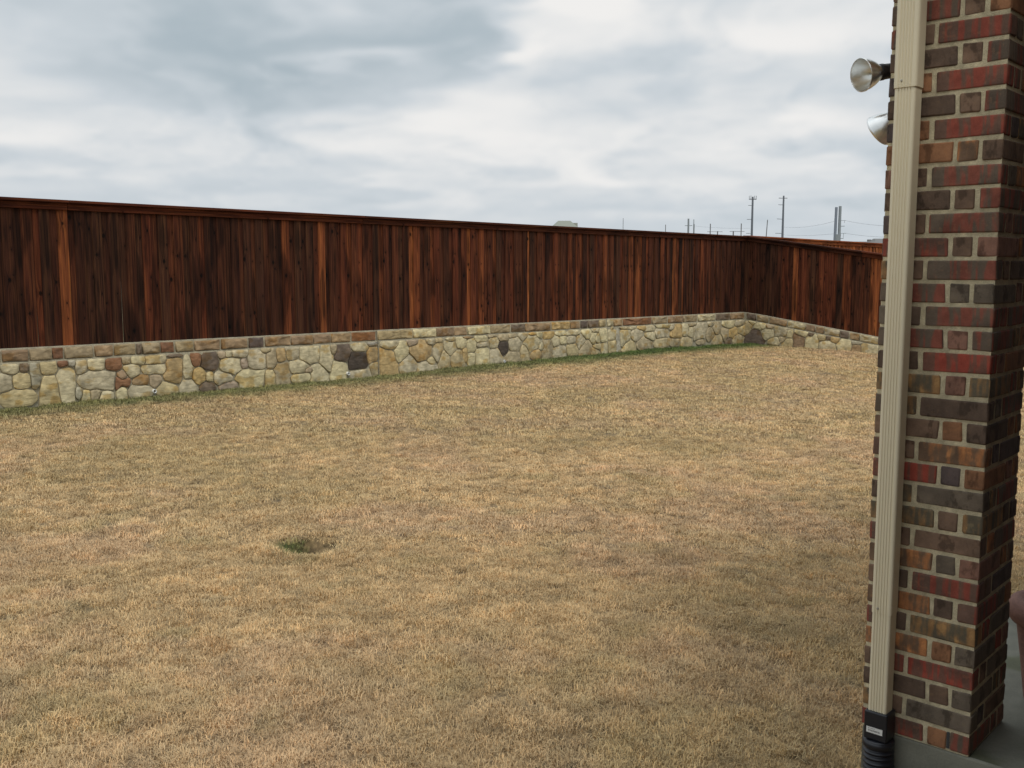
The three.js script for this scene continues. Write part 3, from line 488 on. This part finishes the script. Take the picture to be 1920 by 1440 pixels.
// ------------------------------------------------------------------ patio slab, roof and house wall (beyond the right edge)
{
  const s = new THREE.Shape(); const a0 = -0.367, a1 = 3.2, b0 = -0.011, b1 = -1.75; s.moveTo(a0, -b0); s.lineTo(a1, -b0); s.lineTo(a1, -b1); s.lineTo(a0, -b1); s.closePath();
  const g = new THREE.ExtrudeGeometry(s, { depth: 0.5, bevelEnabled: true, bevelThickness: 0.008, bevelSize: 0.008, bevelSegments: 2 }); g.rotateX(-Math.PI / 2); g.translate(0, -0.508, 0);
  const m = struct('patio_slab', g, M.concrete); m.position.set(C0[0], SLAB - 0.001, -C0[1]); m.rotation.y = COL_TURN;
}
{
  const wallM = std({ color: RGB(0.16, 0.10, 0.075), map: texBrick[1], roughness: 0.9 }), trim = std({ color: RGB(0.50, 0.46, 0.36), roughness: 0.7 }), roofM = std({ color: RGB(0.12, 0.11, 0.10), map: texMortar, roughness: 0.95 });
  const h = thing('house', 'patio roof and brick house wall right of the brick column, beyond the frame', 'house', [C0[0], SLAB, -C0[1]], COL_TURN);
  const T = COURSES.length * COURSE;
  part('wall', new THREE.BoxGeometry(0.25, T + 0.25, 4.9), wallM, h, [0.85, (T + 0.25) / 2 - 0.01, -0.75]);
  part('wall', new THREE.BoxGeometry(2.6, T + 0.25, 0.25), wallM, h, [2.28, (T + 0.25) / 2 - 0.01, 1.575]);
  part('beam', new THREE.BoxGeometry(1.1, 0.25, 0.36), trim, h, [0.165, T + 0.128, -0.19]);
  part('soffit', new THREE.BoxGeometry(3.6, 0.03, 3.5), trim, h, [1.3, T + 0.27, -1.5]);
  part('soffit', new THREE.BoxGeometry(2.5, 0.03, 1.6), trim, h, [1.85, T + 0.27, 1.052]);
  part('roof', new THREE.BoxGeometry(3.7, 0.14, 3.5), roofM, h, [1.3, T + 0.36, -1.5]);
  part('roof', new THREE.BoxGeometry(2.6, 0.14, 1.65), roofM, h, [1.85, T + 0.36, 1.077]);
}
// ------------------------------------------------------------------ downspout with black drain pipe
{
  const paint = std({ color: RGB(0.70, 0.63, 0.46), roughness: 0.55 }), black = std({ color: RGB(0.012, 0.013, 0.018), roughness: 0.42 });
  const d = thing('downspout', 'cream ribbed metal downspout fixed to the brick column, ending in black pipe', 'downspout', [C0[0], SLAB, -C0[1]], COL_TURN);
  const x0 = -0.328, x1 = -0.257, z0 = 0.018, z1 = 0.084, w = x1 - x0;
  function profile(grow) {                                      // ribbed rectangle, rounded corners
    const s = new THREE.Shape(), r = 0.011 + grow, X0 = x0 - grow, X1 = x1 + grow, Z0 = z0 - grow, Z1 = z1 + grow;
    s.moveTo(X0 + r, Z0); s.lineTo(X1 - r, Z0); s.quadraticCurveTo(X1, Z0, X1, Z0 + r); s.lineTo(X1, Z1 - r); s.quadraticCurveTo(X1, Z1, X1 - r, Z1);
    const n = 5, a = X1 - r, b = X0 + r; for (let i = 0; i < n; i++) { const c = lerp(a, b, (i + 0.5) / n), q = (a - b) / n; s.lineTo(c + q * 0.32, Z1); s.lineTo(c + q * 0.2, Z1 - 0.0028); s.lineTo(c - q * 0.2, Z1 - 0.0028); s.lineTo(c - q * 0.32, Z1); }
    s.lineTo(X0 + r, Z1); s.quadraticCurveTo(X0, Z1, X0, Z1 - r); s.lineTo(X0, Z0 + r); s.quadraticCurveTo(X0, Z0, X0 + r, Z0); return s;
  }
  const seg = (ya, yb, grow) => { const g = new THREE.ExtrudeGeometry(profile(grow), { depth: yb - ya, bevelEnabled: false, curveSegments: 5 }); g.rotateX(Math.PI / 2); g.scale(1, 1, 1); const P = g.attributes.position; g.translate(0, yb, 0); return g; };
  const yAt = (py) => { const D = C0[1] + 0.19 - 0.06; return EYE + sight(1660, py)[1] * D - SLAB; };
  const yA = yAt(163), yB = yAt(1152), yC = yAt(1340);
  part('pipe_section', seg(yA, 2.7, 0.0035), paint, d); part('pipe_section', seg(yB, yA + 0.03, 0), paint, d); part('pipe_section', seg(yC - 0.02, yB + 0.03, -0.0022), paint, d);
  for (const y of [yA + 0.022, yB + 0.018]) part('screw', new THREE.SphereGeometry(0.0042, 10, 6).scale(1, 1, 0.5), std({ color: RGB(0.35, 0.33, 0.28), metalness: 0.6, roughness: 0.5 }), d, [x0 + 0.024, y, z1 + 0.002]);
  // black adapter and corrugated hose
  const ad = part('pipe_adapter', new RoundedBoxGeometry(w + 0.012, 0.105, z1 - z0 + 0.012, 2, 0.006), black, d, [(x0 + x1) / 2, yC - 0.045, (z0 + z1) / 2]);
  const collar = part('adapter_collar', new THREE.LatheGeometry([[0.03, 0.0], [0.052, -0.004], [0.055, -0.012], [0.055, -0.022], [0.05, -0.03]].map(p => new THREE.Vector2(...p)), 28), black, d, [(x0 + x1) / 2, yC - 0.098, (z0 + z1) / 2 + 0.002]);
  const lab = document.createElement('canvas'); lab.width = 256; lab.height = 96; const cx = lab.getContext('2d'); cx.fillStyle = '#d9d9d6'; cx.fillRect(0, 0, 256, 96); cx.fillStyle = '#3a3a3c';
  { const R = rng(17); let x = 30; while (x < 226) { const q = 2 + R() * 5; cx.fillRect(x, 44, q, 28); x += q + 2 + R() * 5; } x = 30; while (x < 130) { const q = 4 + R() * 8; cx.fillRect(x, 18, q, 9); x += q + 4; } }
  const lt = new THREE.CanvasTexture(lab); lt.colorSpace = THREE.SRGBColorSpace;
  const sheet = new THREE.BoxGeometry(0.058, 0.0215, 0.0006); part('sticker', sheet, std({ map: lt, roughness: 0.5 }), d, [(x0 + x1) / 2 - 0.002, yC - 0.060, z1 + 0.0068]);
  const pts = [[0, -0.10, 0], [0.002, -0.16, 0.002], [0.008, -0.24, 0.006], [0.012, -0.33, 0.02], [0.01, -0.42, 0.05]].map(p => new THREE.Vector3((x0 + x1) / 2 + p[0], yC + p[1], (z0 + z1) / 2 + p[2]));
  const curve = new THREE.CatmullRomCurve3(pts), N = 150, S = 26, g = new THREE.TubeGeometry(curve, N, 0.05, S), P = g.attributes.position, Nn = g.attributes.normal;
  for (let i = 0; i <= N; i++) { const k = 0.0045 * Math.sin(i / N * Math.PI * 2 * 17); for (let j = 0; j <= S; j++) { const q = i * (S + 1) + j; P.setXYZ(q, P.getX(q) + Nn.getX(q) * k, P.getY(q) + Nn.getY(q) * k, P.getZ(q) + Nn.getZ(q) * k); } }
  g.computeVertexNormals(); part('corrugated_hose', g, black, d);
}
// ------------------------------------------------------------------ twin floodlight on the far side of the column
{
  const bronze = std({ color: RGB(0.022, 0.019, 0.02), roughness: 0.5 }), silver = std({ color: RGB(0.82, 0.82, 0.80), metalness: 1, roughness: 0.3 }), glassM = new THREE.MeshPhysicalMaterial({ color: RGB(0.97, 0.97, 0.95), roughness: 0.12, transmission: 1, thickness: 0, ior: 1.5 }), neckM = std({ color: RGB(0.55, 0.52, 0.47), metalness: 0.8, roughness: 0.4 });
  const f = thing('floodlight', 'twin reflector floodlight mounted on the side of the brick column', 'floodlight', [0, 0, 0]);
  const tmp = (a, y, b) => { const v = new THREE.Vector3(a, y, b).applyAxisAngle(new THREE.Vector3(0, 1, 0), COL_TURN); return [C0[0] + v.x, y, -C0[1] + v.z]; };
  f.position.set(...tmp(-CW, EYE + 0.56, -0.19));
  const O = f.position.clone(), rel = p => [p[0] - O.x, p[1] - O.y, p[2] - O.z];
  const e = new THREE.Vector3(-1, 0, 0).applyAxisAngle(new THREE.Vector3(0, 1, 0), COL_TURN);
  const plate = new THREE.CylinderGeometry(0.062, 0.066, 0.028, 30); plate.applyQuaternion(new THREE.Quaternion().setFromUnitVectors(new THREE.Vector3(0, 1, 0), e)); plate.translate(e.x * 0.014, 0, e.z * 0.014);
  part('mounting_plate', plate, bronze, f);
  function lamp(rimPx, rimPy, rimD, axis, len, base) {
    const rim = new THREE.Vector3(...survey(rimPx, rimPy, rimD)), ax = new THREE.Vector3(...axis).normalize(), q = new THREE.Quaternion().setFromUnitVectors(new THREE.Vector3(0, 1, 0), ax);
    const place = g => { g.applyQuaternion(q); g.translate(...rel(rim.toArray())); return g; };
    const L = (pts, n = 40) => new THREE.LatheGeometry(pts.map(p => new THREE.Vector2(...p)), n);
    const outer = [[0.020, -0.088], [0.024, -0.080], [0.034, -0.066], [0.046, -0.046], [0.055, -0.024], [0.058, -0.008], [0.0605, -0.006], [0.0612, 0.0], [0.059, 0.0025]];
    const inner = [[0.059, 0.0025], [0.0565, -0.004], [0.054, -0.012], [0.047, -0.030], [0.036, -0.048], [0.022, -0.062], [0.006, -0.068], [0.0001, -0.0685]];
    const b = part('bulb', place(L(outer.concat(inner))), silver, f);
    part('lens', place(L([[0.0001, 0.006], [0.02, 0.0055], [0.04, 0.0035], [0.057, -0.001]])), glassM, b);
    part('filament_support', place(L([[0.0001, -0.03], [0.004, -0.031], [0.005, -0.045], [0.004, -0.06], [0.0001, -0.064]], 12)), neckM, b);
    const s = part('socket', place(L([[0.0001, -0.155], [0.022, -0.155], [0.027, -0.148], [0.028, -0.10], [0.030, -0.094], [0.030, -0.078], [0.026, -0.076], [0.0001, -0.076]], 28)), bronze, f);
    const end = rim.clone().addScaledVector(ax, -0.145), st = new THREE.Vector3(...base).add(O);
    part('swivel_arm', cylBetween(rel(end.toArray()), [st.x - O.x, st.y - O.y, st.z - O.z], 0.013, 0.015, 14), bronze, s);
  }
  lamp(1615, 140.5, 3.81, [-0.93, -0.17, 0.33], 0.08, [e.x * 0.02, 0.03, e.z * 0.02]);
  lamp(1647, 246, 3.80, [-0.56, -0.52, -0.64], 0.08, [e.x * 0.02, -0.03, e.z * 0.02]);
}
// ------------------------------------------------------------------ clay pot on the patio
{
  const clay = std({ color: RGB(0.42, 0.23, 0.19), map: texMortar, bumpMap: bumpMortar, bumpScale: 0.001, roughness: 0.85 }), soil = std({ color: RGB(0.06, 0.045, 0.03), map: texMortar, bumpMap: bumpMortar, bumpScale: 0.02, roughness: 1 });
  const rim = survey(1898, 1155, 3.7), p = thing('clay_pot', 'pinkish clay pot with thick rolled rim on the patio behind the column', 'flower pot', [rim[0] + 0.205, SLAB + 0.008, rim[2]]);
  const h = rim[1] - SLAB;
  part('pot_body', new THREE.LatheGeometry([[0.001, 0.0], [0.12, 0.0], [0.128, 0.008], [0.150, h * 0.5], [0.168, h - 0.055], [0.172, h - 0.04], [0.165, h - 0.02], [0.15, h * 0.5], [0.11, 0.02], [0.001, 0.02]].map(q => new THREE.Vector2(...q)), 44), clay, p);
  const t = new THREE.TorusGeometry(0.165, 0.041, 14, 52); t.rotateX(Math.PI / 2); t.scale(1, 1.15, 1); part('rim', t, clay, p, [0, h, 0]);
  part('soil', new THREE.CylinderGeometry(0.158, 0.155, 0.02, 36), soil, p, [0, h - 0.05, 0]);
}
// ------------------------------------------------------------------ far poles, lines and houses
const steel = std({ color: RGB(0.13, 0.145, 0.17), roughness: 0.6 }), steelPale = std({ color: RGB(0.24, 0.27, 0.29), roughness: 0.6 }), timber = std({ color: RGB(0.13, 0.13, 0.13), roughness: 0.9 });
const rad = (px, D) => px / F * D / 2;
function farPole(name, label, cat, px, py, D, wTop, wBase, mat, arms, lean = 0, group) {
  const top = survey(px, py, D), t = thing(name, label, cat, [top[0] - lean, -0.6, top[2]], 0, group), H = top[1] + 0.6;
  part('shaft', cylBetween([0, 0, 0], [lean, H, 0], rad(wBase, D), rad(wTop, D), 12), mat, t);
  const X = x => survey(x, py, D)[0] - (top[0] - lean), Y = y => survey(px, y, D)[1] + 0.6;
  for (const [xa, ya, xb, yb, w] of arms) part('arm', cylBetween([X(xa), Y(ya), 0], [X(xb), Y(yb), 0], rad(w, D), rad(w, D), 8), mat, t);
  return t;
}
farPole('steel_pole', 'tall dark steel pole topped by a rack of antennas, left of the tall pair', 'utility pole', 1411.5, 369, 520, 3.4, 5.0, steel, [[1404.5, 373.5, 1418.5, 373.5, 1.6], [1405, 373.5, 1405, 367, 0.8], [1408, 373.5, 1408, 366.5, 0.8], [1415, 373.5, 1415, 367, 0.8], [1418, 373.5, 1418, 367, 1.0], [1403.5, 385, 1411, 385.3, 0.9], [1401.5, 411.3, 1410, 411.3, 0.9], [1401, 437.5, 1409, 437.5, 0.9]]);
farPole('steel_pole', 'tall dark steel pole with one crossbar near its top, right of the tall pair', 'utility pole', 1469.5, 367, 520, 3.0, 5.2, steel, [[1460.5, 371.5, 1476.5, 371.5, 1.2], [1460, 383.8, 1469, 384.2, 0.9], [1458, 410.3, 1468, 411, 0.9], [1456, 437.3, 1467, 437.5, 0.9]]);
farPole('steel_pole', 'thick short grey pole with a small crossbar, among the distant poles', 'utility pole', 1291, 410, 640, 3.2, 3.8, steelPale, [[1284.5, 423, 1298, 423, 1.1]]);
farPole('utility_pole', 'grey pole thinner above its middle, just right of the thick short pole', 'utility pole', 1301, 411.5, 640, 1.4, 1.6, steelPale, [[1301.4, 420, 1301.4, 440, 2.6]]);
farPole('utility_pole', 'plain thin pole right of the thick short pole, left of the low crossarm poles', 'utility pole', 1332, 419.5, 640, 1.7, 2.0, timber, []);
farPole('utility_pole', 'low pole with wide crossarm barely above the back fence, left of two', 'utility pole', 1345.5, 433.5, 520, 2.0, 2.2, timber, [[1326, 434.5, 1355, 434.5, 0.7]]);
farPole('utility_pole', 'low pole with wide crossarm barely above the back fence, right of two', 'utility pole', 1375, 433.5, 520, 2.2, 2.4, timber, [[1368, 434, 1396, 434, 0.8]]);
farPole('utility_pole', 'plain thin pole just left of the tall antenna pole', 'utility pole', 1390, 419, 560, 1.7, 2.0, timber, []);
farPole('utility_pole', 'slightly leaning thin pole between the two tall steel poles', 'utility pole', 1439.2, 412, 480, 1.5, 1.9, timber, [], rad(9, 480));
farPole('utility_pole', 'lone faint thin mast above the back fence, right of the pale house roof', 'utility pole', 1168.5, 409, 600, 0.8, 1.2, timber, []);
farPole('utility_pole', 'very short thin pole above the back fence, left of the thick short pole', 'utility pole', 1248, 421, 600, 1.2, 1.4, timber, []);
{
  const D = 380, t = farPole('twin_steel_pole', 'pale steel pole of two shafts side by side with brackets, nearest the column', 'utility pole', 1575.5, 386.5, D, 5.2, 5.8, steelPale, [[1577, 413.5, 1587, 413.5, 0.8], [1577, 424, 1585, 424, 1.2], [1584.5, 413.5, 1584.5, 418, 0.7], [1577, 437.5, 1589, 437.5, 0.8], [1577, 447, 1584, 447, 1.2], [1583.5, 437.5, 1583.5, 446, 0.7]]);
  const top = survey(1575.5, 386.5, D), b = survey(1568.3, 388.5, D), u = survey(1566.6, 455, D);
  part('shaft', cylBetween([u[0] - top[0] - 0.4, 0, 0], [b[0] - top[0], b[1] + 0.6, 0], rad(5.6, D), rad(5.0, D), 12), std({ color: RGB(0.20, 0.23, 0.28), roughness: 0.6 }), t);
  const m = survey(1570.5, 439.5, D); part('joined_base', cylBetween([m[0] - top[0] - 0.3, 0, 0], [m[0] - top[0], m[1] + 0.6, 0], rad(12.4, D), rad(11.6, D), 14), steelPale, t);
}
{
  const wireM = std({ color: RGB(0.10, 0.11, 0.12), roughness: 0.8 });
  const wires = [[1465, 425, 520, 1566, 414.5, 380, 'overhead wire from the tall right steel pole to the twin pole, upper', 2], [1465, 440, 520, 1566, 438, 380, 'overhead wire from the tall right steel pole to the twin pole, lower', 1], [1587, 414, 380, 1720, 424, 300, 'upper overhead wire running right from the twin pole behind the column', 1.2], [1588, 438, 380, 1720, 444, 300, 'lower overhead wire running right from the twin pole behind the column', 1], [1296, 423, 640, 1406, 428, 520, 'overhead wire from the thick short pole towards the antenna pole', 1]];
  for (const [xa, ya, da, xb, yb, db, label, sag] of wires) {
    const a = survey(xa, ya, da), b = survey(xb, yb, db), pts = []; for (let i = 0; i <= 12; i++) { const t = i / 12; pts.push(new THREE.Vector3(lerp(a[0], b[0], t), lerp(a[1], b[1], t) - sag * 4 * t * (1 - t) * 0.6, lerp(a[2], b[2], t))); }
    const m = part(numbered('overhead_wire'), new THREE.TubeGeometry(new THREE.CatmullRomCurve3(pts), 30, 0.035, 5), wireM, scene); tag(m, label, 'wire');
  }
}
function farHouse(label, pxc, pyTop, D, W, wallH, ridge, mats, extra) {
  const top = survey(pxc, pyTop, D), base = -0.6, H = top[1] - base, h = thing('house', label, 'house', [top[0], base, top[2]], 0.15), wh = Math.max(wallH, 2.2), hw = W / 2, dp = 5;
  part('wall', new THREE.BoxGeometry(W - 0.8, wh, dp * 2 - 0.8), mats[0], h, [0, wh / 2, 0]);
  const P = [[-hw, wh, dp], [hw, wh, dp], [hw, wh, -dp], [-hw, wh, -dp], [-ridge / 2, H, 0.3], [ridge / 2, H, 0.3], [ridge / 2, H, -0.3], [-ridge / 2, H, -0.3]], F4 = [[0, 1, 5, 4], [1, 2, 6, 5], [2, 3, 7, 6], [3, 0, 4, 7], [4, 5, 6, 7], [3, 2, 1, 0]], pos = [];
  for (const [a, b, c, d] of F4) pos.push(...P[a], ...P[b], ...P[c], ...P[a], ...P[c], ...P[d]);
  const g = new THREE.BufferGeometry(); g.setAttribute('position', new THREE.Float32BufferAttribute(pos, 3)); g.computeVertexNormals();
  const roof = part('roof', g, mats[1], h);
  for (const [x, w, hy, dz] of extra) part('chimney', new THREE.BoxGeometry(w, H * 0.5 + hy, w), mats[2], roof, [x, H * 0.75 + hy / 2, dz]);
}
const brickFar = std({ color: RGB(0.30, 0.22, 0.17) }), roofPale = std({ color: RGB(0.27, 0.29, 0.25) }), roofDark = std({ color: RGB(0.17, 0.17, 0.17) });
farHouse('distant house with pale hip roof peeking over the middle of the back fence', 1058, 414, 190, 13, 4.6, 2.2, [brickFar, roofPale, std({ color: RGB(0.30, 0.31, 0.27) })], [[2.3, 0.75, -0.35, -1]]);
farHouse('distant low house roof with a vent stack, seen beside the column above the orange fence', 1632, 453, 160, 14, 3.2, 7, [brickFar, roofDark, roofDark], [[0.3, 0.45, 0.35, -1]]);
farHouse('distant dark flat topped house roof touching the left edge of the column', 1651, 447.5, 170, 7, 3.6, 2.2, [brickFar, roofDark, roofDark], []);

// ------------------------------------------------------------------ dormant grass
{
  const R = rng(4242);
  function tuft(n, spread, len, wid, seed) {
    const r = rng(seed), pos = [], nor = [], idx = [];
    for (let i = 0; i < n; i++) {
      const a = r() * Math.PI * 2, q = Math.sqrt(r()) * spread, x = Math.cos(a) * q, z = Math.sin(a) * q, d = r() * Math.PI * 2, L = len * (0.55 + 0.7 * r()), lean = 0.7 + 0.95 * r(), w = wid * (0.7 + 0.6 * r());
      const cx = Math.cos(d), cz = Math.sin(d), sx = -cz * w / 2, sz = cx * w / 2, b = pos.length / 3;
      const h1 = L * 0.5 * Math.cos(lean * 0.55), o1 = L * 0.5 * Math.sin(lean * 0.55), h2 = h1 + L * 0.5 * Math.cos(lean * 1.25), o2 = o1 + L * 0.5 * Math.sin(lean * 1.25);
      pos.push(x - sx, -0.006, z - sz, x + sx, -0.006, z + sz, x + cx * o1 - sx * 0.85, h1, z + cz * o1 - sz * 0.85, x + cx * o1 + sx * 0.85, h1, z + cz * o1 + sz * 0.85, x + cx * o2, h2, z + cz * o2);
      idx.push(b, b + 1, b + 3, b, b + 3, b + 2, b + 2, b + 3, b + 4);
    }
    const g = new THREE.BufferGeometry(); g.setAttribute('position', new THREE.Float32BufferAttribute(pos, 3)); g.setIndex(idx); g.computeVertexNormals(); return g;
  }
  const gm = std({ color: RGB(1, 1, 1), roughness: 0.85, side: THREE.DoubleSide });
  const inside = (x, Z) => {                                  // the lawn: in front of the walls, off the patio and column
    const d = (x - B0[0]) * FD[1] - (Z - B0[1]) * FD[0]; if (d < 0.02) return false;
    const rd = (x - K[0]) * RD[1] - (Z - K[1]) * RD[0]; const rr = -(FD[0] * (x - K[0]) + FD[1] * (Z - K[1])); if (rr < 0.02) return false;
    const lx = (x - C0[0]) * 0.743 - (Z - C0[1]) * 0.669, lz = -(x - C0[0]) * 0.669 - (Z - C0[1]) * 0.743;
    if (lx > -0.39 && lx < 3.25 && lz < 0.012 && lz > -1.77) return false;
    return true;
  };
  const bands = [[2.6, 6.5, 1150, 30, 0.05, 0.034, 0.0026], [6.5, 11, 620, 28, 0.06, 0.036, 0.0034], [11, 18, 260, 28, 0.085, 0.038, 0.0052], [18, 29, 130, 26, 0.11, 0.038, 0.0075]];
  bands.forEach(([d0, d1, dens, n, sp, len, wid], bi) => {
    for (let v = 0; v < 2; v++) {
      const list = [], hw = D => D * 0.60 + 0.8;
      const area = 0.5 * (hw(d0) + hw(d1)) * 2 * (d1 - d0), N = Math.round(area * dens / 2);
      for (let i = 0; i < N; i++) { const D = d0 + (d1 - d0) * R(), x = (R() * 2 - 1) * hw(d1); if (Math.abs(x) > hw(D)) continue; if (inside(x, D)) list.push([x, D]); }
      const im = new THREE.InstancedMesh(tuft(n, sp, len, wid, 31 + bi * 7 + v), gm, list.length); im.name = numbered('grass'); im.castShadow = im.receiveShadow = true;
      const o = new THREE.Object3D(), c = [0, 0, 0], col = new THREE.Color();
      list.forEach(([x, Z], i) => {
        const cl = fbm(x * 6, Z * 6, 3, 801), g = greenness(x, Z), ho = holeT(x, Z);
        o.position.set(x, ground(x, Z), -Z); o.rotation.set((R() - 0.5) * 0.3, R() * 6.283, (R() - 0.5) * 0.3);
        const s = (0.55 + 0.8 * cl) * (0.8 + 0.4 * R()) * (1 + 0.35 * g); o.scale.set(1, s, 1); if (ho > 0.3 && R() < 0.8 * (x > HOLE[0] - 0.07 ? 1 : 0.15)) o.scale.setScalar(0.25); o.updateMatrix(); im.setMatrixAt(i, o.matrix);
        lawnColour(x, Z, c); const f = 0.60 + 0.80 * R() * (0.45 + 1.1 * cl), w = (R() - 0.5) * 0.12;
        col.setRGB(clamp(c[0] * f * (1 + w)), clamp(c[1] * f), clamp(c[2] * f * (1 - w))); im.setColorAt(i, col);
      });
      im.userData = { kind: 'stuff', label: ['short straw coloured dormant grass nearest the camera', 'short straw coloured dormant grass around the small hollow', 'straw coloured dormant grass in the middle of the yard', 'dormant grass with a green strip along the far wall'][bi], category: 'grass' };
      scene.add(im);
    }
  });
}
renderer.render(scene, camera);
